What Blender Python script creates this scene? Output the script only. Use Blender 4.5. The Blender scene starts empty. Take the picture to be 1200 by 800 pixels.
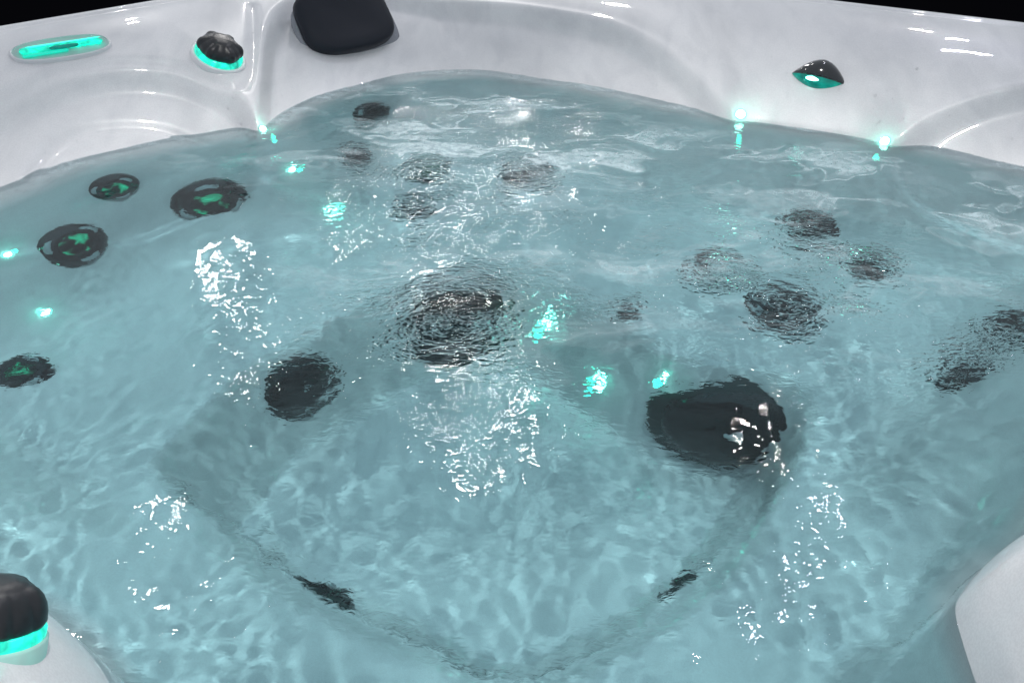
import bpy, bmesh, math, random
import numpy as np
from mathutils import Vector, Matrix

# ------------------------------------------------------------------ camera
SC = bpy.context.scene
COL = SC.collection
ZC = 0.66                     # eye height above the water (water level is z = 0)
PITCH = math.radians(33)
FPX = 1000.0                  # focal length in pixels of the 1200 px wide photograph
cam_d = bpy.data.cameras.new('camera')
cam_d.sensor_fit = 'HORIZONTAL'; cam_d.sensor_width = 36.0
cam_d.lens = 36.0 * FPX / 1200.0
cam_d.clip_start = 0.02; cam_d.clip_end = 200
cam = bpy.data.objects.new('camera', cam_d); COL.objects.link(cam)
cam.location = (0, 0, ZC)
cam.rotation_euler = (math.radians(90) - PITCH, 0, 0)
SC.camera = cam

# ------------------------------------------------------------------ light of the hall
w = bpy.data.worlds.new('World'); SC.world = w; w.use_nodes = True
bgn = w.node_tree.nodes['Background']
bgn.inputs[0].default_value = (0.85, 0.91, 1.0, 1); bgn.inputs[1].default_value = 0.56

def ray(px, py):
    x = px - 600.0; u = 400.0 - py
    d = np.array([x, FPX*math.cos(PITCH) + u*math.sin(PITCH), u*math.cos(PITCH) - FPX*math.sin(PITCH)])
    return d / np.linalg.norm(d)

def at(px, py, z=0.0):
    d = ray(px, py)
    return np.array([0, 0, ZC]) + d * (z - ZC) / d[2]

def hall_lamp(px, py, size, power, H=3.3, col=(1, .97, .95), sy=None):
    """ceiling lamp of the hall, hung where still water at this pixel would mirror it"""
    d = ray(px, py); p = at(px, py); r = d.copy(); r[2] = -r[2]
    L = p + r * (H / r[2])
    ld = bpy.data.lights.new('hall_lamp', 'AREA')
    ld.shape = 'RECTANGLE' if sy else 'DISK'
    ld.size = size
    if sy: ld.size_y = sy
    ld.energy = power*1.3; ld.color = col
    o = bpy.data.objects.new('hall_lamp', ld); COL.objects.link(o)
    o.location = L
    tgt = Vector((0, 1.5, 0)) - Vector(L)
    o.rotation_euler = tgt.to_track_quat('-Z', 'Y').to_euler()
    return o
hall_lamp(258, 318, .10, 5)
hall_lamp(285, 380, .08, 3)
hall_lamp(532, 362, .32, 24)
hall_lamp(565, 512, .13, 6)
hall_lamp(945, 590, .10, 4, col=(.84, .83, 1))
hall_lamp(912, 705, .09, 3, col=(.84, .83, 1))
hall_lamp(180, 650, .11, 4.5)
hall_lamp(600, 165, .22, 14)
hall_lamp(912, 520, .07, 3, col=(1, .93, .86))
hall_lamp(760, 60, .14, 8)
hall_lamp(420, 300, .09, 4)
hall_lamp(680, 215, .11, 5)
hall_lamp(480, 130, .12, 6)

# spotlight added over the tub, cone narrowed to brighten what lies under water
kd = bpy.data.lights.new('added_water_spot', 'SPOT'); kd.shadow_soft_size = .06; kd.energy = 265; kd.color = (1, .98, .95)
kd.spot_size = math.radians(46); kd.spot_blend = .55
kd.cycles.is_caustics_light = True              # its refracted light reaches the seats under water
ko = bpy.data.objects.new('added_water_spot', kd); COL.objects.link(ko); ko.location = (.30, .85, 3.4)
ko.rotation_euler = (Vector((.05, 1.05, 0))-Vector(ko.location)).to_track_quat('-Z', 'Y').to_euler()

vs = SC.view_settings
vs.view_transform = 'Standard'; vs.look = 'None'; vs.exposure = 0.06; vs.gamma = 1.0
SC.render.engine = 'CYCLES'
cy = SC.cycles
cy.max_bounces = 7; cy.transmission_bounces = 6; cy.glossy_bounces = 2; cy.diffuse_bounces = 2
cy.transparent_max_bounces = 12
cy.caustics_refractive = True; cy.caustics_reflective = True
cy.blur_glossy = 0.0
cy.sample_clamp_indirect = 4; cy.sample_clamp_direct = 0
cy.use_denoising = True
cy.use_adaptive_sampling = True; cy.adaptive_threshold = .03; cy.adaptive_min_samples = 24

rng = np.random.default_rng(7)
random.seed(7)

# ------------------------------------------------------------------ materials
def new_mat(name):
    m = bpy.data.materials.new(name); m.use_nodes = True
    nt = m.node_tree
    return m, nt, nt.nodes, nt.links

def N(nodes, typ, **kw):
    n = nodes.new(typ)
    for k, v in kw.items():
        setattr(n, k, v)
    return n

def plain(name, col, rough=.4, spec=.5, metal=0, coat=0, bump=None, emis=None, estr=0, trans=0, alpha=1, ior=1.5, esc=0):
    m, nt, nd, lk = new_mat(name)
    b = nd['Principled BSDF']
    b.inputs['Base Color'].default_value = (*col, 1)
    b.inputs['Roughness'].default_value = rough
    b.inputs['Specular IOR Level'].default_value = spec
    b.inputs['Metallic'].default_value = metal
    b.inputs['Coat Weight'].default_value = coat
    b.inputs['Transmission Weight'].default_value = trans
    b.inputs['IOR'].default_value = ior
    if emis:
        b.inputs['Emission Color'].default_value = (*emis, 1)
        b.inputs['Emission Strength'].default_value = estr
    tc = N(nd, 'ShaderNodeTexCoord')
    if emis and esc:
        en = N(nd, 'ShaderNodeTexNoise'); en.inputs['Scale'].default_value = esc; en.inputs['Detail'].default_value = 3; en.inputs['Distortion'].default_value = .8
        er = N(nd, 'ShaderNodeMapRange'); er.inputs['From Min'].default_value = .36; er.inputs['From Max'].default_value = .64
        er.inputs['To Min'].default_value = estr*.45; er.inputs['To Max'].default_value = estr*1.5
        lk.new(tc.outputs['Object'], en.inputs['Vector']); lk.new(en.outputs['Fac'], er.inputs['Value']); lk.new(er.outputs[0], b.inputs['Emission Strength'])
    nz = N(nd, 'ShaderNodeTexNoise'); nz.inputs['Scale'].default_value = bump[0] if bump else 90
    nz.inputs['Detail'].default_value = 4
    lk.new(tc.outputs['Object'], nz.inputs['Vector'])
    rr = N(nd, 'ShaderNodeMapRange')
    rr.inputs['To Min'].default_value = max(rough*.8, 0); rr.inputs['To Max'].default_value = min(rough*1.25, 1)
    lk.new(nz.outputs['Fac'], rr.inputs['Value']); lk.new(rr.outputs['Result'], b.inputs['Roughness'])
    if bump:
        bp = N(nd, 'ShaderNodeBump'); bp.inputs['Strength'].default_value = bump[1]; bp.inputs['Distance'].default_value = bump[2]
        lk.new(nz.outputs['Fac'], bp.inputs['Height']); lk.new(bp.outputs['Normal'], b.inputs['Normal'])
    return m

def shell_material():
    m, nt, nd, lk = new_mat('marbled_acrylic')
    b = nd['Principled BSDF']
    tc = N(nd, 'ShaderNodeTexCoord')
    mp = N(nd, 'ShaderNodeMapping'); mp.inputs['Rotation'].default_value = (0, 0, .7)
    mp.inputs['Scale'].default_value = (1.0, .28, 1.0)
    lk.new(tc.outputs['Object'], mp.inputs['Vector'])
    n1 = N(nd, 'ShaderNodeTexNoise'); n1.inputs['Scale'].default_value = 5; n1.inputs['Detail'].default_value = 4; n1.inputs['Distortion'].default_value = .5
    n2 = N(nd, 'ShaderNodeTexNoise'); n2.inputs['Scale'].default_value = 14; n2.inputs['Detail'].default_value = 5; n2.inputs['Distortion'].default_value = .8
    n3 = N(nd, 'ShaderNodeTexNoise'); n3.inputs['Scale'].default_value = 420; n3.inputs['Detail'].default_value = 2
    for n in (n1, n2): lk.new(mp.outputs['Vector'], n.inputs['Vector'])
    lk.new(tc.outputs['Object'], n3.inputs['Vector'])
    cr = N(nd, 'ShaderNodeValToRGB')
    cr.color_ramp.elements[0].position = .34; cr.color_ramp.elements[0].color = (.64, .645, .66, 1)
    cr.color_ramp.elements[1].position = .60; cr.color_ramp.elements[1].color = (.79, .79, .80, 1)
    lk.new(n1.outputs['Fac'], cr.inputs['Fac'])
    cr2 = N(nd, 'ShaderNodeValToRGB')
    cr2.color_ramp.elements[0].position = .36; cr2.color_ramp.elements[0].color = (.90, .905, .915, 1)
    cr2.color_ramp.elements[1].position = .56; cr2.color_ramp.elements[1].color = (1, 1, 1, 1)
    lk.new(n2.outputs['Fac'], cr2.inputs['Fac'])
    mx = N(nd, 'ShaderNodeMix', data_type='RGBA', blend_type='MULTIPLY'); mx.inputs[0].default_value = .8
    lk.new(cr.outputs['Color'], mx.inputs[6]); lk.new(cr2.outputs['Color'], mx.inputs[7])
    sp = N(nd, 'ShaderNodeMapRange'); sp.inputs['From Min'].default_value = .4; sp.inputs['From Max'].default_value = .6
    sp.inputs['To Min'].default_value = .955; sp.inputs['To Max'].default_value = 1.03
    lk.new(n3.outputs['Fac'], sp.inputs['Value'])
    mv = N(nd, 'ShaderNodeVectorMath', operation='SCALE')
    lk.new(mx.outputs[2], mv.inputs[0]); lk.new(sp.outputs['Result'], mv.inputs['Scale'])
    lk.new(mv.outputs[0], b.inputs['Base Color'])
    b.inputs['Roughness'].default_value = .34
    b.inputs['Coat Weight'].default_value = .9; b.inputs['Coat Roughness'].default_value = .025
    bp = N(nd, 'ShaderNodeBump'); bp.inputs['Strength'].default_value = .10; bp.inputs['Distance'].default_value = .0012
    n4 = N(nd, 'ShaderNodeTexNoise'); n4.inputs['Scale'].default_value = 45; n4.inputs['Detail'].default_value = 3
    lk.new(tc.outputs['Object'], n4.inputs['Vector'])
    lk.new(n4.outputs['Fac'], bp.inputs['Height']); lk.new(bp.outputs['Normal'], b.inputs['Normal'])
    lk.new(bp.outputs['Normal'], b.inputs['Coat Normal'])
    return m

def water_material():
    m, nt, nd, lk = new_mat('spa_water')
    nd.remove(nd['Principled BSDF'])
    out = nd['Material Output']
    gl = N(nd, 'ShaderNodeBsdfGlossy'); gl.inputs['Roughness'].default_value = 0.0
    g = N(nd, 'ShaderNodeBsdfRefraction'); g.inputs['IOR'].default_value = 1.33; g.inputs['Roughness'].default_value = 0.0
    dp = N(nd, 'ShaderNodeAttribute'); dp.attribute_name = 'depth'      # metres of water under this spot
    tr_ = N(nd, 'ShaderNodeValToRGB'); tr_.color_ramp.elements[0].color = (.93, .985, 1, 1)
    tr_.color_ramp.elements[1].position = .16; tr_.color_ramp.elements[1].color = (.71, .965, 1, 1)
    lk.new(dp.outputs['Fac'], tr_.inputs['Fac']); lk.new(tr_.outputs['Color'], g.inputs['Color'])   # longer way through the water, more red lost
    fr = N(nd, 'ShaderNodeFresnel'); fr.inputs['IOR'].default_value = 1.33
    mxs = N(nd, 'ShaderNodeMixShader')
    tc = N(nd, 'ShaderNodeTexCoord')
    at_ = N(nd, 'ShaderNodeAttribute'); at_.attribute_name = 'turb'
    mp = N(nd, 'ShaderNodeMapping'); mp.inputs['Rotation'].default_value = (0, 0, .5); mp.inputs['Scale'].default_value = (.75, 1.25, 1)
    lk.new(tc.outputs['Object'], mp.inputs['Vector'])
    n1 = N(nd, 'ShaderNodeTexNoise'); n1.inputs['Scale'].default_value = 80; n1.inputs['Detail'].default_value = 2.0; n1.inputs['Distortion'].default_value = .6
    lk.new(mp.outputs['Vector'], n1.inputs['Vector'])
    st = N(nd, 'ShaderNodeMapRange'); st.clamp = False; st.inputs['To Min'].default_value = .10; st.inputs['To Max'].default_value = 1.2
    lk.new(at_.outputs['Fac'], st.inputs['Value'])
    bp = N(nd, 'ShaderNodeBump'); bp.inputs['Distance'].default_value = .004
    n2 = N(nd, 'ShaderNodeTexNoise'); n2.inputs['Scale'].default_value = 170; n2.inputs['Detail'].default_value = 1.5
    lk.new(mp.outputs['Vector'], n2.inputs['Vector'])
    ma = N(nd, 'ShaderNodeMath', operation='MULTIPLY'); lk.new(n2.outputs['Fac'], ma.inputs[0]); lk.new(at_.outputs['Fac'], ma.inputs[1])
    mb = N(nd, 'ShaderNodeMath', operation='MULTIPLY_ADD'); mb.inputs[1].default_value = .55
    lk.new(ma.outputs[0], mb.inputs[0]); lk.new(n1.outputs['Fac'], mb.inputs[2])
    lk.new(st.outputs['Result'], bp.inputs['Strength']); lk.new(mb.outputs[0], bp.inputs['Height'])
    for t_ in (g, gl, fr): lk.new(bp.outputs['Normal'], t_.inputs['Normal'])
    lk.new(fr.outputs[0], mxs.inputs[0]); lk.new(g.outputs[0], mxs.inputs[1]); lk.new(gl.outputs[0], mxs.inputs[2])
    lk.new(mxs.outputs[0], out.inputs['Surface'])
    return m

def foam_material():
    m, nt, nd, lk = new_mat('foam_film')
    b = nd['Principled BSDF']; out = nd['Material Output']
    b.inputs['Base Color'].default_value = (.60, .73, .77, 1); b.inputs['Roughness'].default_value = .5
    tr = N(nd, 'ShaderNodeBsdfTransparent'); mx = N(nd, 'ShaderNodeMixShader')
    tc = N(nd, 'ShaderNodeTexCoord')
    at_ = N(nd, 'ShaderNodeAttribute'); at_.attribute_name = 'foam'
    n1 = N(nd, 'ShaderNodeTexNoise'); n1.inputs['Scale'].default_value = 60; n1.inputs['Detail'].default_value = 6
    n2 = N(nd, 'ShaderNodeTexNoise'); n2.inputs['Scale'].default_value = 420; n2.inputs['Detail'].default_value = 2
    lk.new(tc.outputs['Object'], n1.inputs['Vector']); lk.new(tc.outputs['Object'], n2.inputs['Vector'])
    a1 = N(nd, 'ShaderNodeMapRange'); a1.inputs['From Min'].default_value = .3; a1.inputs['From Max'].default_value = .6
    a1.inputs['To Min'].default_value = .45; a1.inputs['To Max'].default_value = 1
    lk.new(n1.outputs['Fac'], a1.inputs['Value'])
    a2 = N(nd, 'ShaderNodeMapRange'); a2.inputs['From Min'].default_value = .35; a2.inputs['From Max'].default_value = .65
    a2.inputs['To Min'].default_value = .55; a2.inputs['To Max'].default_value = 1
    lk.new(n2.outputs['Fac'], a2.inputs['Value'])
    m1 = N(nd, 'ShaderNodeMath', operation='MULTIPLY'); m2 = N(nd, 'ShaderNodeMath', operation='MULTIPLY', use_clamp=True)
    lk.new(a1.outputs[0], m1.inputs[0]); lk.new(a2.outputs[0], m1.inputs[1])
    lk.new(m1.outputs[0], m2.inputs[0]); lk.new(at_.outputs['Fac'], m2.inputs[1])
    lk.new(m2.outputs[0], mx.inputs[0]); lk.new(tr.outputs[0], mx.inputs[1]); lk.new(b.outputs[0], mx.inputs[2])
    lk.new(mx.outputs[0], out.inputs['Surface'])
    return m

TEAL = (.004, .74, .50)
M = dict(
    shell=shell_material(), water=water_material(), foam=foam_material(),
    black=plain('black_plastic', (.012, .014, .017), .32, bump=(300, .15, .0006)),
    gloss=plain('dark_glossy_plastic', (.016, .019, .022), .12, coat=.4),
    grey=plain('grey_metal_trim', (.58, .62, .63), .25, metal=.2),
    pillow=plain('dark_foam_pillow', (.013, .016, .024), .42, spec=.25, bump=(500, .25, .0005)),
    edgesheen=plain('pillow_edge_sheen', (.26, .27, .30), .25),  # lighter grey paints the light caught by the pillow's lower edge
    glow=plain('lit_teal_lens', (.01, .2, .16), .25, emis=TEAL, estr=1.0, esc=45),
    glowhot=plain('lit_teal_core', (.1, .7, .6), .25, emis=(.25, 1, .8), estr=7),
    led=plain('led_dome', (.3, .8, .7), .2, emis=(.30, 1, .78), estr=18),
    clear=plain('clear_cover', (.9, .95, .95), .03, trans=1.0, ior=1.3),
    teal=plain('teal_lens', (.0, .16, .14), .1, emis=(0, .6, .45), estr=.28, esc=1.3),
    floor=plain('black_floor', (.003, .003, .004), 1, spec=.0, bump=(40, .3, .003)),
    cabinet=plain('dark_cabinet', (.03, .028, .026), .55, bump=(30, .2, .002)),
)

def jet_glint():  # emission patches stand in for green reflections in the jet faces
    m, nt, nd, lk = new_mat('painted_green_glints')
    b = nd['Principled BSDF']; b.inputs['Base Color'].default_value = (.012, .02, .02, 1); b.inputs['Roughness'].default_value = .2
    tc = N(nd, 'ShaderNodeTexCoord'); oi = N(nd, 'ShaderNodeObjectInfo')
    ad = N(nd, 'ShaderNodeVectorMath', operation='ADD'); cb = N(nd, 'ShaderNodeCombineXYZ')
    sc_ = N(nd, 'ShaderNodeMath', operation='MULTIPLY'); sc_.inputs[1].default_value = 30
    lk.new(oi.outputs['Random'], sc_.inputs[0]); lk.new(sc_.outputs[0], cb.inputs[0]); lk.new(sc_.outputs[0], cb.inputs[1])
    lk.new(tc.outputs['Object'], ad.inputs[0]); lk.new(cb.outputs[0], ad.inputs[1])
    n1 = N(nd, 'ShaderNodeTexNoise'); n1.inputs['Scale'].default_value = 2.6; n1.inputs['Detail'].default_value = 1.5; n1.inputs['Distortion'].default_value = .5
    lk.new(ad.outputs[0], n1.inputs['Vector'])
    r = N(nd, 'ShaderNodeMapRange'); r.inputs['From Min'].default_value = .50; r.inputs['From Max'].default_value = .78; r.inputs['To Max'].default_value = .75
    lk.new(n1.outputs['Fac'], r.inputs['Value'])
    b.inputs['Emission Color'].default_value = (.02, .75, .40, 1); lk.new(r.outputs[0], b.inputs['Emission Strength'])
    return m
M['jetglint'] = jet_glint()
M['skirt'] = plain('dark_grey_skirt', (.035, .05, .05), .3)

# ------------------------------------------------------------------ helpers
def link(name, me, mat, parent=None, smooth=True):
    if mat: me.materials.append(mat)
    if smooth:
        me.polygons.foreach_set('use_smooth', [True]*len(me.polygons))
    o = bpy.data.objects.new(name, me); COL.objects.link(o)
    if parent: o.parent = parent
    return o

def grid_mesh(name, X, Y, Z, keep=None, attrs=None):
    ny, nx = X.shape
    idx = np.arange(nx*ny).reshape(ny, nx)
    q = np.stack([idx[:-1, :-1], idx[:-1, 1:], idx[1:, 1:], idx[1:, :-1]], -1).reshape(-1, 4)
    if keep is not None:
        q = q[keep.reshape(-1)]
    used = np.unique(q); rm = -np.ones(nx*ny, int); rm[used] = np.arange(len(used)); q = rm[q]
    V = np.stack([X.ravel(), Y.ravel(), Z.ravel()], -1)[used]
    me = bpy.data.meshes.new(name)
    me.vertices.add(len(V)); me.vertices.foreach_set('co', V.astype(np.float32).ravel())
    me.loops.add(len(q)*4); me.loops.foreach_set('vertex_index', q.astype(np.int32).ravel())
    me.polygons.add(len(q)); me.polygons.foreach_set('loop_start', np.arange(0, len(q)*4, 4, dtype=np.int32))
    me.update(calc_edges=True)
    for k, a in (attrs or {}).items():
        at_ = me.attributes.new(k, 'FLOAT', 'POINT'); at_.data.foreach_set('value', a.ravel()[used].astype(np.float32))
    me.validate()
    return me

def smooth_poly(pts, n=6, closed=True):
    P = np.array(pts, float)[:, :2]; out = []; m = len(P)
    for i in range(m if closed else m-1):
        if closed: p0, p1, p2, p3 = P[(i-1) % m], P[i], P[(i+1) % m], P[(i+2) % m]
        else: p0, p1, p2, p3 = P[max(i-1, 0)], P[i], P[i+1], P[min(i+2, m-1)]
        for k in range(n):
            t = k/n
            out.append(.5*((2*p1)+(-p0+p2)*t+(2*p0-5*p1+4*p2-p3)*t*t+(-p0+3*p1-3*p2+p3)*t**3))
    if not closed: out.append(P[-1])
    return np.array(out)

def poly_dist(X, Y, P, closed=True):
    """signed distance for closed polygons (inside negative), plain distance for open lines"""
    D = np.full(X.shape, 1e9); ins = np.zeros(X.shape, bool); m = len(P)
    for i in range(m if closed else m-1):
        a, b = P[i], P[(i+1) % m]; e = b-a; L = e@e+1e-15
        t = np.clip(((X-a[0])*e[0]+(Y-a[1])*e[1])/L, 0, 1)
        D = np.minimum(D, (X-a[0]-t*e[0])**2+(Y-a[1]-t*e[1])**2)
        if closed and abs(b[1]-a[1]) > 1e-12:
            c = ((a[1] > Y) != (b[1] > Y)) & (X < (b[0]-a[0])*(Y-a[1])/(b[1]-a[1])+a[0])
            ins ^= c
    D = np.sqrt(D)
    return np.where(ins, -D, D) if closed else D

def sst(a, b, x):
    t = np.clip((x-a)/(b-a), 0, 1); return t*t*(3-2*t)

def blur(A, r):
    k = np.exp(-.5*(np.arange(-3*r, 3*r+1)/r)**2); k /= k.sum(); n = len(k)//2
    B = np.pad(A, n, mode='edge')
    B = sum(k[i]*B[i:i+A.shape[0], :] for i in range(len(k)))
    return sum(k[i]*B[:, i:i+A.shape[1]] for i in range(len(k)))

# ------------------------------------------------------------------ the shell as a moulded sheet
ZR = 0.20                                        # rim above the water
F = at(505, -53, ZR)[:2]
e1 = at(960, 0, ZR)[:2]-F; e1 /= np.linalg.norm(e1)
e2 = at(190, 0, ZR)[:2]-F; e2 /= np.linalg.norm(e2)
SIDE = 2.32
R_ = F+e1*SIDE; L_ = F+e2*SIDE; N_ = F+(e1+e2)*SIDE
NG = 500
ext = .014
uu = np.linspace(-ext, SIDE+ext, NG)
U, Vv = np.meshgrid(uu, uu)
GX = F[0]+U*e1[0]+Vv*e2[0]; GY = F[1]+U*e1[1]+Vv*e2[1]
sinA = abs(e1[0]*e2[1]-e1[1]*e2[0])
RR = np.minimum.reduce([U, Vv, SIDE-U, SIDE-Vv])*sinA     # distance inside the outer rim

def keep_in(p, m=.10):
    """pull a waterline point inwards until a rim of that width is left"""
    c = (F+N_)/2
    for _ in range(80):
        a, b = np.linalg.solve(np.array([[e1[0], e2[0]], [e1[1], e2[1]]]), p-F)
        if min(a, b, SIDE-a, SIDE-b)*sinA >= m: break
        p = p+(c-p)*.02
    return p
WL = [at(*p)[:2] for p in [(0, 235), (100, 195), (200, 172), (285, 157), (306, 158), (330, 147), (380, 119), (450, 98), (530, 88), (600, 92), (700, 108),
      (800, 130), (850, 141), (900, 145), (1000, 160), (1045, 171), (1100, 179), (1200, 200)]]
k_ = ZC/.72
WL += [keep_in(np.array(p)*k_) for p in [(1.36, 1.68), (1.46, 1.56), (1.36, 1.36), (1.10, 1.12), (.88, .90)]]
WL += [at(*p)[:2] for p in [(1200, 625), (1150, 660), (1122, 692), (1114, 720), (1140, 800)]]
WL += [np.array(p)*k_ for p in [(.43, .40), (.28, .33), (.08, .29), (-.14, .33), (-.31, .41)]]
WL += [at(*p)[:2] for p in [(136, 808), (118, 774), (90, 742), (50, 714), (0, 692)]]
WL += [keep_in(np.array(p)*k_) for p in [(-.70, .72), (-.98, .90), (-1.26, 1.10), (-1.34, 1.25), (-1.24, 1.42)]]
WLs = smooth_poly(WL, 5)
d = poly_dist(GX, GY, WLs)

def above_profile(d, D):
    t = np.clip(d/(d+np.maximum(D, 0)+1e-6), 0, 1)
    g = 1-(1-np.clip(t/.86, 0, 1))**1.75
    return g
Zab = ZR*above_profile(d, RR)
SEAT = -.37
zin = np.clip(-d, 0, 9)
wall = 1-(1-np.clip(zin/.27, 0, 1))**1.9
Zin = SEAT*wall
GZ = np.where(d > 0, Zab, Zin)
# near-side shoulders rise steeply out of the water
near = sst(.95, .75, GY)
Znear = np.where(d > 0, .17*(1-np.exp(-np.clip(d, 0, 9)/.045)), SEAT*(1-(1-np.clip(zin/.10, 0, 1))**2))
GZ = GZ*(1-near)+Znear*near

def sample(Z, x, y):
    r = np.linalg.solve(np.array([[e1[0], e2[0]], [e1[1], e2[1]]]), np.array([x, y])-F)
    i = np.clip((r+ext)/(uu[1]-uu[0]), 0, NG-1.001); a, b = int(i[0]), int(i[1]); s, t = i[0]-a, i[1]-b
    return (Z[b, a]*(1-s)+Z[b, a+1]*s)*(1-t)+(Z[b+1, a]*(1-s)+Z[b+1, a+1]*s)*t

def hit(px, py, Z=None, up=0.0):
    """where the sight line through a pixel (bent by the water) meets the shell"""
    Z = GZ if Z is None else Z
    o = np.array([0, 0, ZC]); dd = ray(px, py); under = False; t = .3
    p = o+dd*t
    for _ in range(6000):
        q = p+dd*.003
        if not under and q[2] < 0:
            p = p+dd*(-p[2]/dd[2]); n = dd/1.33; n[2] = -math.sqrt(max(0, 1-n[0]**2-n[1]**2)); dd = n; under = True
            continue
        if q[2] <= sample(Z, q[0], q[1])+up: break
        p = q
    e = .012
    nx = (sample(Z, p[0]-e, p[1])-sample(Z, p[0]+e, p[1]))/(2*e); ny = (sample(Z, p[0], p[1]-e)-sample(Z, p[0], p[1]+e))/(2*e)
    nrm = Vector((nx, ny, 1)).normalized()
    return np.array([p[0], p[1], sample(Z, p[0], p[1])]), nrm

def pix_line(pix, Z=None, n=5, closed=False):
    return smooth_poly([hit(*p, Z)[0] for p in pix], n, closed)

# footwell
FW = [hit(*p)[0][:2] for p in [(182, 545), (235, 478), (290, 425), (370, 385), (460, 342), (545, 318), (640, 330), (730, 378), (800, 418), (880, 425),
      (945, 455), (940, 520), (890, 608), (825, 665), (750, 712), (600, 770), (450, 722), (335, 662), (250, 598)]]
FWs = smooth_poly(FW, 4)
fd = poly_dist(GX, GY, FWs)
FLOOR = -.61
Zbase = GZ.copy()
nr = sst(.95, .80, GY)
foot = sst(.012, -.10, fd)*(1-nr)+sst(.045, -.12, fd)*nr
GZ = GZ*(1-foot)+np.minimum(GZ, FLOOR)*foot
# shallow dishes of the seats
for (px, py, r, a) in [(150, 400, .22, .02), (560, 262, .20, .02), (950, 420, .22, .02), (720, 790, .2, .015)]:
    c = hit(px, py)[0]; q = ((GX-c[0])**2+(GY-c[1])**2)/(r*r)
    GZ -= a*np.exp(-q)*(d < -.03)

# scalloped seat backs above the water
def region(pix): return poly_dist(GX, GY, smooth_poly([hit(*p, Zbase)[0] for p in pix], 5))
def recess(pix, depth, soft, bead=0):
    global GZ
    sd = region(pix)
    GZ = GZ-depth*sst(soft, -soft, sd)*sst(-.30, -.1, d)
    if bead: GZ = GZ+bead*np.exp(-(sd/(soft*.9))**2)*sst(-.03, .02, d)
    return sd
recess([(-90, 260), (-60, 165), (0, 118), (60, 92), (130, 79), (200, 83), (255, 103), (285, 126), (300, 150), (310, 200), (250, 240), (0, 290)], .045, .020, .004)
recess([(304, 190), (305, 130), (309, 75), (316, 35), (332, 6), (380, -16), (450, -8), (520, 4), (600, 9), (700, 27), (760, 53), (810, 91), (840, 124), (856, 150),
        (840, 190), (700, 240), (500, 240), (360, 230)], .034, .016, .010)
recess([(1040, 190), (1062, 164), (1100, 138), (1150, 117), (1200, 105), (1290, 95), (1390, 130), (1420, 200), (1300, 290), (1120, 260)], .030, .016, .009)
# grooves pressed into the deck
def groove(pix, depth, wd):
    global GZ
    l = pix_line(pix, None, 6)[:, :2]
    GZ = GZ-depth*np.exp(-(poly_dist(GX, GY, l, False)/wd)**2)
groove([(-40, 135), (0, 111), (60, 83), (130, 70), (200, 74), (255, 94), (280, 101), (293, 88), (297, 55), (296, 5)], .013, .008)
sd = region([(30, 215), (62, 170), (100, 152), (150, 146), (200, 152), (245, 168), (280, 220), (150, 300), (40, 290)])
GZ = GZ+.004*sst(.006, -.012, sd)*sst(-.2, -.05, d)
groove([(34, 205), (62, 170), (100, 152), (150, 146), (200, 152), (240, 166)], .013, .008)
# groove on the near-right shoulder
groove([(1178, 700), (1180, 680), (1188, 662), (1205, 645)], .008, .010)
GZ = blur(GZ, 1.2)
# rolled outer rim
GZ = GZ+.006*sst(.045, .03, RR)
GZ = np.where(RR < .02, np.minimum(GZ, ZR+.006-.02+np.sqrt(np.maximum(.02**2-(.02-np.clip(RR, 0, .02))**2, 0))), GZ)
GZ = np.where(RR < 0, -.02, GZ)

tub = bpy.data.objects.new('hot_tub', None); COL.objects.link(tub)
tub['label'] = 'white marbled acrylic hot tub filled with bubbling teal water'
tub['category'] = 'hot tub'
shell = link('shell', grid_mesh('shell', GX, GY, GZ), M['shell'], tub)

# ------------------------------------------------------------------ floor of the hall and the cabinet
zf = -.74
me = bpy.data.meshes.new('floor'); s = 60
me.from_pydata([(-s, -s, zf), (s, -s, zf), (s, s, zf), (-s, s, zf)], [], [(0, 1, 2, 3)])
fl = link('floor', me, M['floor'], smooth=False); fl['kind'] = 'structure'; fl['label'] = 'black floor of the dark hall'

def box_between(a, b, z0, z1, th, inset):
    a = np.array(a); b = np.array(b); e = (b-a)/np.linalg.norm(b-a); n = np.array([-e[1], e[0]])
    c = (F+N_)/2
    if n@(c-a) < 0: n = -n
    a = a+n*inset; b = b+n*inset
    P = [a, b, b+n*th, a+n*th]
    v = [(*p, z) for z in (z0, z1) for p in P]
    me = bpy.data.meshes.new('panel')
    me.from_pydata(v, [], [(0, 1, 2, 3), (4, 5, 6, 7), (0, 1, 5, 4), (1, 2, 6, 5), (2, 3, 7, 6), (3, 0, 4, 7)])
    bm = bmesh.new(); bm.from_mesh(me); bmesh.ops.recalc_face_normals(bm, faces=bm.faces); bm.to_mesh(me); bm.free()
    return me
for (a, b) in ((F, R_), (R_, N_), (N_, L_), (L_, F)):
    e = (b-a)/np.linalg.norm(b-a)
    link('cabinet_panel', box_between(a+e*.05, b-e*.05, zf, -.035, .02, .03), M['cabinet'], tub, False)

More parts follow.
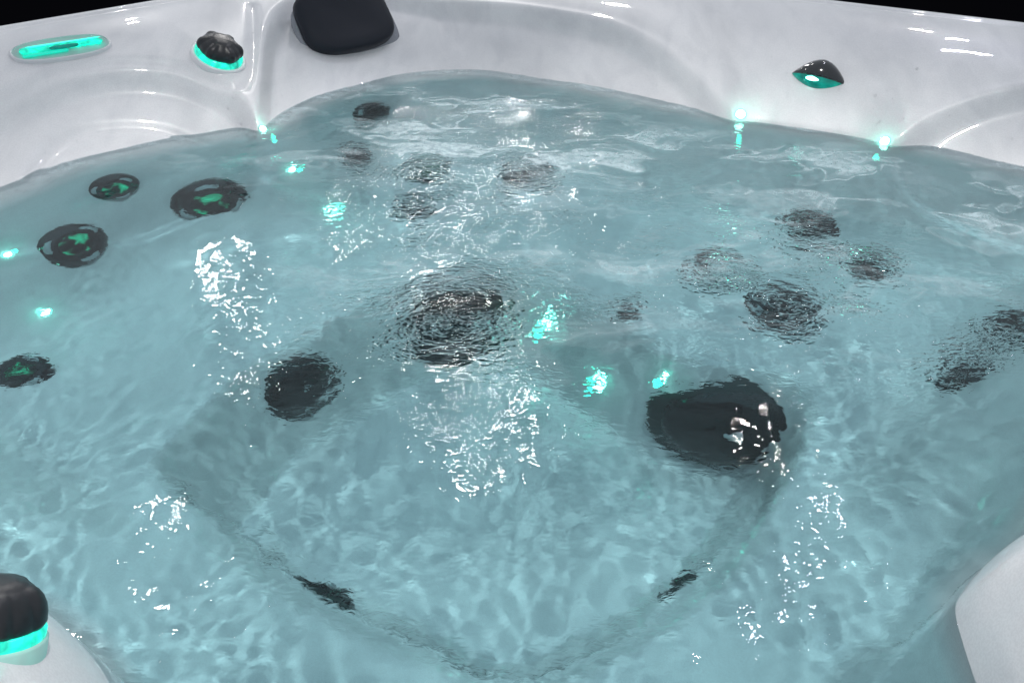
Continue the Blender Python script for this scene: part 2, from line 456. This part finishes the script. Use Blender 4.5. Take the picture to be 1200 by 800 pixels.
# ------------------------------------------------------------------ small parts
def rev(prof, n=32, lobes=None):
    """surface of revolution about z; prof = [(r, z)], optional radius modulation lobes(angle, r, z)"""
    V, Fc = [], []
    for (r, z) in prof:
        for k in range(n):
            a = 2*math.pi*k/n
            rr, zz = (r, z) if lobes is None else lobes(a, r, z)
            V.append((rr*math.cos(a), rr*math.sin(a), zz))
    for i in range(len(prof)-1):
        for k in range(n):
            k2 = (k+1) % n
            Fc.append((i*n+k, i*n+k2, (i+1)*n+k2, (i+1)*n+k))
    Fc.append(tuple(range((len(prof)-1)*n, len(prof)*n)))
    me = bpy.data.meshes.new('rev'); me.from_pydata(V, [], Fc)
    bm = bmesh.new(); bm.from_mesh(me); bmesh.ops.recalc_face_normals(bm, faces=bm.faces); bm.to_mesh(me); bm.free()
    return me

def frame(n, upv=(0, 0, 1), spin=0.0):
    z = n.normalized(); u = Vector(upv); y = (u-z*u.dot(z))
    if y.length < 1e-4: y = Vector((0, 1, 0))
    y.normalize(); x = y.cross(z)
    return Matrix((x, y, z)).transposed() @ Matrix.Rotation(spin, 3, 'Z')

def place(o, p, R):
    o.matrix_local = Matrix.Translation(Vector(p)) @ R.to_4x4()

# --- jets -----------------------------------------------------------
J_bezel = rev([(.42, .22), (.46, .30), (.55, .325), (.68, .30), (.80, .25), (.90, .18), (.97, .09), (1.0, .0), (1.0, -.25)], 36)
J_face = rev([(.50, .12), (.48, .20), (.42, .19), (.34, .10), (.30, .08), (.24, .08)], 36)
J_nozzle = rev([(.27, .0), (.265, .16), (.23, .22), (.17, .22), (.14, .16), (.12, .02)], 24)
def arc_mesh(r0, r1, a0, a1, z, n=10):
    V = []
    for k in range(n+1):
        a = a0+(a1-a0)*k/n
        s = math.sin(math.pi*k/n)**.4
        rm, h = (r0+r1)/2, (r1-r0)/2*s
        V += [((rm-h)*math.cos(a), (rm-h)*math.sin(a), z), ((rm+h)*math.cos(a), (rm+h)*math.sin(a), z+.02)]
    Fc = [(2*k, 2*k+1, 2*k+3, 2*k+2) for k in range(n)]
    me = bpy.data.meshes.new('slot'); me.from_pydata(V, [], Fc)
    bm = bmesh.new(); bm.from_mesh(me); bmesh.ops.recalc_face_normals(bm, faces=bm.faces)
    for f in bm.faces:
        if f.normal.z < 0: f.normal_flip()
    ex = bmesh.ops.extrude_face_region(bm, geom=list(bm.faces))
    bmesh.ops.translate(bm, verts=[v for v in ex['geom'] if isinstance(v, bmesh.types.BMVert)], vec=(0, 0, .05))
    bmesh.ops.recalc_face_normals(bm, faces=bm.faces); bm.to_mesh(me); bm.free()
    return me
J_slot = arc_mesh(.60, .88, -.42, .42, .232)
J_glint = rev([(.52, .20), (.50, .315), (.40, .335), (.2, .345), (.0001, .345)], 24)
for k, mt in ((J_bezel, 'gloss'), (J_face, 'black'), (J_nozzle, 'gloss'), (J_slot, 'grey'), (J_glint, 'jetglint')):
    k.materials.append(M[mt]); k.polygons.foreach_set('use_smooth', [True]*len(k.polygons))
def obj(name, me, parent):
    o = bpy.data.objects.new(name, me); COL.objects.link(o); o.parent = parent; return o

def jet(px, py, wpx, label, led=False, spin=0.0, lift=0.0, tilt=None):
    p, n = hit(px, py)
    dist = np.linalg.norm(p-np.array([0, 0, ZC]))
    r = wpx/2/FPX*dist*.86
    if tilt: n = (n+Vector(tilt)).normalized()
    R = frame(n, spin=spin)
    b = obj('jet', J_bezel, tub)
    b.matrix_local = Matrix.Translation(Vector(p)+n*lift) @ R.to_4x4() @ Matrix.Scale(r, 4)
    b['label'] = label
    obj('face', J_face, b); obj('nozzle', J_nozzle, b)
    for k in range(3):
        s = obj('slot', J_slot, b); s.rotation_euler.z = .5+k*2*math.pi/3
    if led: obj('lamp', J_glint, b)  # glowing disc that carries the painted green reflections
    return b

jet(132, 217, 60, 'smallest dark jet in the seat below the light bar', True, .3, tilt=(.1, -.5, 0), lift=.006)
jet(245, 232, 92, 'widest dark jet in the seat below the light bar', True, 1.1, tilt=(.1, -.5, 0), lift=.008)
jet(83, 287, 82, 'middle-sized green-glinting jet in the seat below the light bar', True, .1, tilt=(.1, -.55, 0), lift=.008)
jet(28, 437, 62, 'deepest green-glinting jet in the seat below the light bar', True, .6, tilt=(.1, -.5, 0), lift=.008)
for i, (x, y, w_) in enumerate([(435, 131, 56), (418, 182, 54), (500, 198, 64), (484, 245, 56), (620, 203, 74)]):
    jet(x, y, w_, 'dark jet under foam below the pillow', i == 2, i*.7)
for i, (x, y, w_) in enumerate([(842, 314, 74), (950, 264, 70), (1018, 312, 66), (916, 362, 88)]):
    jet(x, y, w_, 'rippled dark jet in the seat below the hooded light', False, i*.9)
for i, (x, y, w_) in enumerate([(1134, 436, 80), (1184, 382, 76)]):
    jet(x, y, w_, 'one of two dark jets side by side beyond the seat with four jets', False, i*.9)
jet(735, 367, 40, 'small dark jet in the brighter teal seat')

# footwell fittings: big dark round covers
C_dome = rev([(.96, -.2), (.97, .08), (.93, .18), (.80, .25), (.55, .32), (.25, .35), (.0001, .355)], 40)
C_rib = rev([(.90, .16), (1.0, .10), (1.14, .03), (1.18, -.03), (1.18, -.2)], 40)
C_bolt = rev([(.10, .30), (.10, .40), (.06, .42), (.0001, .42)], 14)
for k, mt in ((C_dome, 'gloss'), (C_rib, 'skirt'), (C_bolt, 'grey')):
    k.materials.append(M[mt]); k.polygons.foreach_set('use_smooth', [True]*len(k.polygons))
def cover(px, py, wpx, label, sq=1.0):
    p, n = hit(px, py)
    r = wpx/2/FPX*np.linalg.norm(p-np.array([0, 0, ZC]))*.88
    b = obj('suction_cover', C_dome, tub); b['label'] = label
    b.matrix_local = Matrix.Translation(Vector(p)) @ frame(n).to_4x4() @ Matrix.Diagonal((r, r*sq, r, 1))
    obj('flange', C_rib, b); obj('bolt', C_bolt, b)
cover(350, 452, 96, 'plain black round cover on the footwell wall', .9)
cover(534, 372, 162, 'black cover under the sparkling fountain of ripples', .78)
cover(857, 494, 170, 'largest black cover with bright glints', .74)
def near_cover(px, py, r, label, inward=.05):
    q = hit(px, py, Zbase)[0]; i = np.argmin(np.hypot(FWs[:, 0]-q[0], FWs[:, 1]-q[1])); c = FWs.mean(0)
    v = c-FWs[i]; v /= np.linalg.norm(v); p = FWs[i]+v*inward; e = .012
    g = Vector(((sample(GZ, p[0]-e, p[1])-sample(GZ, p[0]+e, p[1]))/(2*e), (sample(GZ, p[0], p[1]-e)-sample(GZ, p[0], p[1]+e))/(2*e), 1)).normalized()
    b = obj('suction_cover', C_dome, tub); b['label'] = label
    b.matrix_local = Matrix.Translation(Vector((p[0], p[1], sample(GZ, p[0], p[1])))) @ frame(g).to_4x4() @ Matrix.Scale(r, 4)
    obj('flange', C_rib, b); obj('bolt', C_bolt, b)
near_cover(325, 676, .050, 'black cover half hidden under the near seat edge')
near_cover(847, 655, .034, 'thin black cover edge under the near seat')

# --- small lights ---------------------------------------------------
LEDm = rev([(1.15, -.4), (1.15, .10), (.98, .22), (.85, .55), (.5, .82), (.0001, .92)], 18)
LEDm.materials.append(M['led']); LEDm.polygons.foreach_set('use_smooth', [True]*len(LEDm.polygons))
LEDr = rev([(1.1, -.3), (1.7, -.3), (1.7, .08), (1.5, .2), (1.12, .16)], 20)
LEDr.materials.append(M['clear']); LEDr.polygons.foreach_set('use_smooth', [True]*len(LEDr.polygons))
def led(px, py, r, glow=.03):
    p, n = hit(px, py)
    o = obj('waterline_light', LEDm, tub)
    o.matrix_local = Matrix.Translation(Vector(p)) @ frame(n).to_4x4() @ Matrix.Scale(r, 4)
    obj('bezel', LEDr, o)
    ld = bpy.data.lights.new('led_glow', 'POINT'); ld.color = (.0, 1, .62); ld.energy = glow; ld.shadow_soft_size = .006
    lo = bpy.data.objects.new('led_glow', ld); COL.objects.link(lo); lo.location = Vector(p)+n*(r+.022)
for (x, y, r) in [(308, 151, .0075), (868, 133, .0095), (1037, 165, .0085)]: led(x, y, r)
for (x, y, r) in [(342, 198, .008), (388, 246, .008), (50, 366, .008), (9, 298, .007), (640, 384, .008), (700, 445, .006), (779, 440, .006)]:
    led(x, y, r, .010)

# --- diverter knob --------------------------------------------------
def knob(px, py, r, label, up=0.0, tall=1.0, tilt=(0, 0, 0)):
    p, n = hit(px, py)
    n = (n+Vector(tilt)).normalized()
    e = bpy.data.objects.new('control_knob', None); COL.objects.link(e); e.parent = tub; e['label'] = label
    e.matrix_local = Matrix.Translation(Vector(p)) @ frame(n, spin=.25).to_4x4() @ Matrix.Scale(r, 4)
    def lob(a, rr, z):
        s = max(0, math.cos(a*6))**.6
        edge = sst(.35, .9, rr)
        return rr*(1-.10*(1-s)*edge), z-.05*(1-s)*edge
    prof = [(.90, .30*tall), (1.0, .33*tall), (1.03, .42*tall), (1.0, .58*tall), (.92, .70*tall), (.80, .78*tall), (.60, .85*tall), (.55, .865*tall), (.50, .90*tall), (.3, .93*tall), (.0001, .94*tall)]
    cap = link('cap', rev(prof, 72, lob), M['black'], e)
    link('lit_ring', rev([(1.04, -.1), (1.06, .12*tall), (1.04, .22*tall), (.9, .29*tall), (.5, .3*tall)], 48), M['glowring'], e)
    link('base', rev([(1.22, -.2), (1.22, .03), (1.16, .07), (1.05, .05), (1.0, .0)], 48), M['shellplain'], e)
    return e
M['glowring'] = plain('lit_ring', (.01, .2, .16), .2, emis=(.01, .74, .52), estr=1.0, esc=2.2)
M['shellplain'] = plain('white_trim', (.72, .72, .74), .2)
knob(256, 66, .052, 'scalloped black control knob over a lit teal ring on the deck')
def near_knob():
    p, n = hit(-10, 726); r = .037
    e = bpy.data.objects.new('control_knob', None); COL.objects.link(e); e.parent = tub; e['label'] = 'tall black control knob with teal band on the near shoulder'
    e.matrix_local = Matrix.Translation(Vector(p)) @ frame(Vector((.16, .50, .85))).to_4x4() @ Matrix.Translation((0, 0, -.011)) @ Matrix.Scale(r, 4)
    def lob(a, rr, z):
        q = max(0, math.cos(a*5+.6))**.5; ed = sst(.45, .95, rr)
        return rr*(1-.09*(1-q)*ed), z-.07*(1-q)*ed
    link('cap', rev([(.9, .26), (1.0, .27), (1.04, .36), (1.03, .56), (.99, .74), (.91, .90), (.79, 1.02), (.64, 1.09), (.60, 1.09), (.56, 1.13), (.3, 1.18), (.0001, 1.19)], 80, lob), M['black'], e)
    link('lit_ring', rev([(1.0, -.02), (1.05, .0), (1.05, .15), (.98, .25), (.6, .26)], 48), M['glowring'], e)
    link('collar', rev([(1.10, -.9), (1.10, -.06), (1.05, .01), (.9, .02)], 48), M['tealspill'], e)
M['tealspill'] = plain('collar_ring_spill', (.42, .62, .58), .12, emis=(.01, .5, .36), estr=.16, esc=1.5)  # teal tint and faint emission paint the ring's glow into the collar
near_knob()

# --- light bar ------------------------------------------------------
def light_bar():
    pa, na = hit(20, 66); pb, nb = hit(122, 50)
    c = (pa+pb)/2; ax = Vector(pb-pa); L = ax.length; ax.normalize(); n = (na+nb).normalized()
    n = (n-ax*n.dot(ax)).normalized(); y = n.cross(ax)
    R = Matrix((ax, y, n)).transposed()
    e = bpy.data.objects.new('light_bar', None); COL.objects.link(e); e.parent = tub; e['label'] = 'long oval light bar glowing teal on the deck'
    e.matrix_local = Matrix.Translation(Vector(c)) @ R.to_4x4()
    a, b = L/2*1.10, .036
    def oval(prof, n=64, ex=2.6):
        V, Fc = [], []
        for (s, z) in prof:
            for k in range(n):
                t = 2*math.pi*k/n; cx, sx = math.cos(t), math.sin(t)
                ox = math.copysign(abs(cx)**(2/ex), cx); oy = math.copysign(abs(sx)**(2/ex), sx)
                V.append((ox*(a-b*(1-s)), oy*b*s, z))
        for i in range(len(prof)-1):
            for k in range(n):
                k2 = (k+1) % n; Fc.append((i*n+k, i*n+k2, (i+1)*n+k2, (i+1)*n+k))
        Fc.append(tuple(range((len(prof)-1)*n, len(prof)*n)))
        me = bpy.data.meshes.new('oval'); me.from_pydata(V, [], Fc)
        bm = bmesh.new(); bm.from_mesh(me); bmesh.ops.recalc_face_normals(bm, faces=bm.faces); bm.to_mesh(me); bm.free()
        return me
    link('bezel', oval([(1.12, -.01), (1.12, .004), (1.05, .0075), (.96, .006), (.92, .001)]), M['shellplain'], e)
    link('backing', oval([(.94, -.002), (.90, .0005), (.5, .0008)]), M['grey'], e)
    # cover: a clear ribbed lens
    link('cover', oval([(.93, .003), (.90, .010), (.70, .014), (.3, .015)]), M['thin'], e)
    def tube(y0, z0, rr, x0, x1, mat, name):
        V, Fc = [], []; n = 14; m = 40
        for i in range(m+1):
            x = x0+(x1-x0)*i/m; q = min(1, min(i, m-i)/2.0+.25)
            wob = 1+.12*math.sin(i*1.9)+.08*math.sin(i*3.7+y0*900)
            for k in range(n):
                t = 2*math.pi*k/n; V.append((x, y0+rr*q*wob*math.cos(t), z0+.4*rr*q*math.sin(t)))
        for i in range(m):
            for k in range(n): Fc.append((i*n+k, i*n+(k+1) % n, (i+1)*n+(k+1) % n, (i+1)*n+k))
        me = bpy.data.meshes.new('tube'); me.from_pydata(V, [], Fc); return link(name, me, mat, e)
    tube(.004, .005, .0115, -a*.84, a*.88, M['glow'], 'lamp')
    tube(-.012, .0045, .005, -a*.84, a*.10, M['glowring'], 'lamp')
    tube(.008, .0115, .0022, -a*.7, a*.86, M['glowhot2'], 'lamp')
    g = link('bracket', oval([(.22, .004), (.2, .0075), (.1, .0085)]), M['teal'], e); g.scale = (.42, .7, 1); g.location = (.004, -.004, .0025)
M['thin'] = plain('thin_clear_cover', (.93, .97, .97), .04, trans=1.0, ior=1.06)
M['glowhot2'] = plain('lit_teal_filament', (.1, .5, .4), .25, emis=(.05, .95, .68), estr=1.3)
light_bar()

# --- hooded light on the right wall ----------------------------------
def hooded():
    p, n = hit(960, 92)
    r = .064
    e = bpy.data.objects.new('hooded_light', None); COL.objects.link(e); e.parent = tub; e['label'] = 'round light with black hood over a teal lens'
    # faces the tub: tilt the wall normal toward the middle
    n2 = (n+Vector((-.25, -.75, -.05))).normalized()
    e.matrix_local = Matrix.Translation(Vector(p)-n2*.006) @ frame(n2, spin=-.13).to_4x4() @ Matrix.Scale(r, 4)
    def part(hy, h, mat, name, under):
        V, Fc = [], []; n_, m_ = 44, 14
        for i in range(n_+1):
            x = -1+2*i/n_
            yb = hy*(1-abs(x)**1.8)
            for j in range(m_+1):
                t = j/m_
                z = h*math.sqrt(max(1-t*t, 0))*(1-x*x)**.75
                V.append((x, yb*t, z))
        for i in range(n_):
            for j in range(m_):
                a = i*(m_+1)+j; Fc.append((a, a+1, a+m_+2, a+m_+1))
        if under:
            b0 = len(V)
            for i in range(n_+1): V.append((-1+2*i/n_, 0, -.15))
            for i in range(n_): Fc.append((i*(m_+1), (i+1)*(m_+1), b0+i+1, b0+i))
        me = bpy.data.meshes.new('dome'); me.from_pydata(V, [], Fc)
        bm = bmesh.new(); bm.from_mesh(me); bmesh.ops.remove_doubles(bm, verts=bm.verts, dist=1e-4)
        bmesh.ops.recalc_face_normals(bm, faces=bm.faces); bm.to_mesh(me); bm.free()
        return link(name, me, mat, e)
    part(.72, .60, M['gloss'], 'hood', True)
    part(-.46, .46, M['teal'], 'lens', False)
    l = link('lamp', rev([(.30, -.2), (.30, .40), (.2, .50), (.0001, .53)], 20), M['glowhot'], e); l.location = (-.16, -.10, .02); l.scale = (1.0, .34, .85)
hooded()

# --- head pillow ----------------------------------------------------
def pillow():
    p, n = hit(398, 31)
    pl, _ = hit(340, 36); pr, _ = hit(452, 30); pt, _ = hit(392, 2); pb, _ = hit(398, 66)
    ax = Vector(pr-pl); ax.normalize()
    n = Vector((.12, -.80, .60)).normalized()
    n = (n-ax*n.dot(ax)).normalized(); y = n.cross(ax)
    R = Matrix((ax, y, n)).transposed() @ Matrix.Rotation(.13, 3, 'Z')
    e = bpy.data.objects.new('pillow', None); COL.objects.link(e); e.parent = tub; e['label'] = 'dark head pillow with rounded corners set in the corner seat back'
    dist = np.linalg.norm(p-np.array([0, 0, ZC]))
    W, Hh = 53/FPX*dist, 34/FPX*dist
    cpos = Vector(p)+n*.032 + y*.004
    e.matrix_local = Matrix.Translation(cpos) @ R.to_4x4()
    def pad(W, Hh, layers, ex=3.8):
        n_ = 72; V, Fc = [], []
        for (s, z) in layers:
            for k in range(n_):
                t = 2*math.pi*k/n_; cx, sx = math.cos(t), math.sin(t)
                ox = math.copysign(abs(cx)**(2/ex), cx); oy = math.copysign(abs(sx)**(2/ex), sx)
                xx, yy = ox*(W-.02*(1-s)*6*.3)*s, oy*(Hh)*s
                xx *= (1-.02*oy)              # wider above
                yy += -.012*(1-(ox*s)**2)*(1 if oy < 0 else .5)
                V.append((xx, yy, z-.35*(xx*xx)*1.0))
        for i in range(len(layers)-1):
            for k in range(n_):
                k2 = (k+1) % n_; Fc.append((i*n_+k, i*n_+k2, (i+1)*n_+k2, (i+1)*n_+k))
        Fc.append(tuple(range((len(layers)-1)*n_, len(layers)*n_)))
        me = bpy.data.meshes.new('pad'); me.from_pydata(V, [], Fc)
        bm = bmesh.new(); bm.from_mesh(me); bmesh.ops.recalc_face_normals(bm, faces=bm.faces); bm.to_mesh(me); bm.free()
        return me
    link('cushion', pad(W, Hh, [(.97, .0), (1.0, .010), (1.0, .022), (.985, .030), (.95, .035), (.85, .038), (.6, .036), (.3, .034), (.02, .033)]), M['pillow'], e)
    link('sheen_band', pad(W, Hh, [(.98, -.06), (1.0, -.05), (1.035, -.03), (1.075, -.004), (1.07, .004), (1.02, .006)]), M['edgesheen'], e).location = (.004, -.020, 0)
pillow()

# ------------------------------------------------------------------ water
STEP = .0042
x0, x1 = WLs[:, 0].min()-.05, WLs[:, 0].max()+.05; y0, y1 = WLs[:, 1].min()-.05, WLs[:, 1].max()+.05
WX, WY = np.meshgrid(np.arange(x0, x1, STEP), np.arange(y0, y1, STEP))
def patch(px, py, rx, ry=None, ang=0.0):
    c = at(px, py); ry = ry or rx
    dx, dy = WX-c[0], WY-c[1]; u = dx*math.cos(ang)+dy*math.sin(ang); v = -dx*math.sin(ang)+dy*math.cos(ang)
    return np.exp(-((u/rx)**2+(v/ry)**2))
def waves(n, l0, l1, slope, seed, X=WX, Y=WY):
    r = np.random.default_rng(seed); Z = np.zeros_like(X)
    for _ in range(n):
        l = math.exp(r.uniform(math.log(l0), math.log(l1))); k = 2*math.pi/l; a = r.uniform(0, 2*math.pi)
        Z += (slope*math.sqrt(2/n)/k)*np.sin(k*(X*math.cos(a)+Y*math.sin(a))+r.uniform(0, 6.28))
    return Z
# domain warp so the ripples wander
wxp = WX+waves(8, .25, .6, .25, 11); wyp = WY+waves(8, .25, .6, .25, 12)
def env(seed, l0=.15, l1=.4): 
    e_ = waves(14, l0, l1, 1.0, seed); e_ /= e_.std(); return np.clip(.9+.55*e_, .15, 2.2)
turb = .95*patch(530, 365, .17, .15)+.8*patch(560, 170, .34, .26)+.55*patch(640, 270, .30, .22)+.75*patch(930, 315, .24, .20)+.45*patch(1150, 410, .16, .12)+.35*patch(600, 500, .12, .05)
turb = np.clip(turb*env(5, .06, .2)+.0, 0, 1.3)
WZ = waves(26, .16, .5, .022, 1)
WZ += waves(80, .026, .085, .020, 2, wxp, wyp)*env(21)
WZ += waves(70, .017, .032, .014, 9, wxp, wyp)*env(23)
WZ += waves(60, .018, .04, .028, 4, wxp, wyp)*turb
WZ += waves(40, .05, .11, .05, 6, wxp, wyp)*turb
# rings spreading from the fountains over the jets
for (px, py, l, a, R0) in [(530, 350, .026, .00028, .19), (930, 312, .032, .0004, .22), (735, 362, .022, .0002, .08)]:
    c = at(px, py); r = np.hypot(WX-c[0], (WY-c[1]))
    r = r+waves(16, .05, .2, .45, int(px))
    WZ += a*np.sin(2*math.pi*r/l)*np.exp(-(r/R0)**2)
c = at(530, 362); r2 = ((WX-c[0])**2+(WY-c[1])**2)
WZ += .004*np.exp(-r2/.02)
still = np.clip(patch(60, 290, .35, .30)+patch(200, 200, .2, .12)+.8*patch(855, 500, .12, .10), 0, 1)
calm = 1-.75*np.clip(patch(60, 290, .35, .30)+patch(200, 200, .2, .12), 0, 1)
WZ = (WZ-WZ.mean())*calm
# keep only what lies within the shell
def sampleV(Z, X, Y):
    A = np.linalg.inv(np.array([[e1[0], e2[0]], [e1[1], e2[1]]])); dx, dy = X-F[0], Y-F[1]
    i = np.clip((A[0, 0]*dx+A[0, 1]*dy+ext)/(uu[1]-uu[0]), 0, NG-1.001); j = np.clip((A[1, 0]*dx+A[1, 1]*dy+ext)/(uu[1]-uu[0]), 0, NG-1.001)
    a, b = i.astype(int), j.astype(int); s, t = i-a, j-b
    return (Z[b, a]*(1-s)+Z[b, a+1]*s)*(1-t)+(Z[b+1, a]*(1-s)+Z[b+1, a+1]*s)*t
SH = sampleV(GZ, WX, WY)
WZ += .0006*np.exp(-np.clip(-SH, 0, 1)/.012)         # the water climbs a little where it meets the shell
wet = SH < .022
keep = wet[:-1, :-1] & wet[1:, :-1] & wet[:-1, 1:] & wet[1:, 1:]
water = link('water', grid_mesh('water', WX, WY, WZ, keep, {'turb': turb-.06*still, 'depth': np.clip(-SH, 0, 1)}), M['water'])
water.cycles.is_caustics_caster = True; shell.cycles.is_caustics_receiver = True
water['kind'] = 'structure'; water['label'] = 'clear teal rippling water filling the hot tub'

# foam film drifting on the far water
fx, fy = wxp*.62+waves(20, .05, .2, .35, 47), wyp*1.15+waves(20, .05, .2, .35, 48)
fm = waves(40, .10, .34, 1, 41, fx, fy); fm /= fm.std()
fm2 = waves(40, .10, .4, 1, 42, fx, fy); fm2 /= fm2.std()
fm3 = waves(60, .025, .08, 1, 43, fx, fy); fm3 /= fm3.std()
vein = np.exp(-((fm+.30*fm3)/.14)**2)*sst(-.8, .7, fm2+.3*fm3)
blob = sst(.45, 1.7, fm2+.45*fm3)
vein2 = np.exp(-((fm2-.3+.3*fm3)/.12)**2)*sst(-.6, .8, fm)
zone = .95*patch(600, 175, .55, .22, -.1)+1.0*patch(1080, 225, .38, .15, -.5)+.9*patch(520, 112, .42, .12)+.42*patch(940, 300, .32, .22)+.5*patch(500, 160, .2, .14)+.4*patch(560, 330, .3, .2)
shore = np.exp(-(np.abs(SH+.015)/.035)**2)*(.45+.55*sst(-1, 1, fm2))*sst(1.1, 1.4, WY)
foam = np.clip((.72*vein+.55*vein2+.62*blob)*np.clip(zone, 0, 1)+.50*shore+.09*zone, 0, .85)
fk = (foam > .04) & wet
fkeep = (fk[:-1, :-1] | fk[1:, :-1] | fk[:-1, 1:] | fk[1:, 1:]) & keep
foam_o = link('foam', grid_mesh('foam', WX, WY, WZ+.0012, fkeep, {'foam': foam}), M['foam'])
foam_o['kind'] = 'stuff'; foam_o['label'] = 'thin white foam drifting on the far water'

# drops splashed on the shell above the waterline
rd = np.random.default_rng(19)
ico = bmesh.new(); bmesh.ops.create_icosphere(ico, subdivisions=2, radius=1)
iv = np.array([v.co[:] for v in ico.verts]); ifc = np.array([[v.index for v in f.verts] for f in ico.faces]); ico.free()
V, Fc, cnt, off = [], [], 0, 0
ii = np.argwhere((d > .006) & (d < .22) & (RR > .06) & (GY > 1.1))
wt = np.exp(-d[ii[:, 0], ii[:, 1]]/.06); wt /= wt.sum()
for k in rd.choice(len(ii), 220, replace=False, p=wt):
    j, i = ii[k]
    p = np.array([GX[j, i], GY[j, i]])+rd.uniform(-.003, .003, 2); z = sample(GZ, *p); e = .006
    nn = Vector(((sample(GZ, p[0]-e, p[1])-sample(GZ, p[0]+e, p[1]))/(2*e), (sample(GZ, p[0], p[1]-e)-sample(GZ, p[0], p[1]+e))/(2*e), 1)).normalized()
    r = rd.uniform(.0008, .0020)*(1 if rd.random() < .9 else 1.5)
    R3 = np.array(frame(nn)) @ np.diag([r, r*rd.uniform(.9, 1.8), r*.45])
    V.append(iv @ R3.T+np.array([p[0], p[1], z])); Fc.append(ifc+off); off += len(iv)
me = bpy.data.meshes.new('water_drops'); me.from_pydata(np.concatenate(V).tolist(), [], np.concatenate(Fc).tolist())
m, nt, nd, lk = new_mat('water_drop'); nd.remove(nd['Principled BSDF'])
gl = N(nd, 'ShaderNodeBsdfGlossy'); gl.inputs['Roughness'].default_value = .02; tp = N(nd, 'ShaderNodeBsdfTransparent'); tp.inputs[0].default_value = (.97, .98, .98, 1)
fr = N(nd, 'ShaderNodeFresnel'); fr.inputs['IOR'].default_value = 1.33; mx = N(nd, 'ShaderNodeMixShader')
lk.new(fr.outputs[0], mx.inputs[0]); lk.new(tp.outputs[0], mx.inputs[1]); lk.new(gl.outputs[0], mx.inputs[2]); lk.new(mx.outputs[0], nd['Material Output'].inputs['Surface'])
M['drop'] = m
dr = link('water_drops', me, M['drop']); dr['kind'] = 'stuff'; dr['label'] = 'small clear drops splashed on the shell above the waterline'
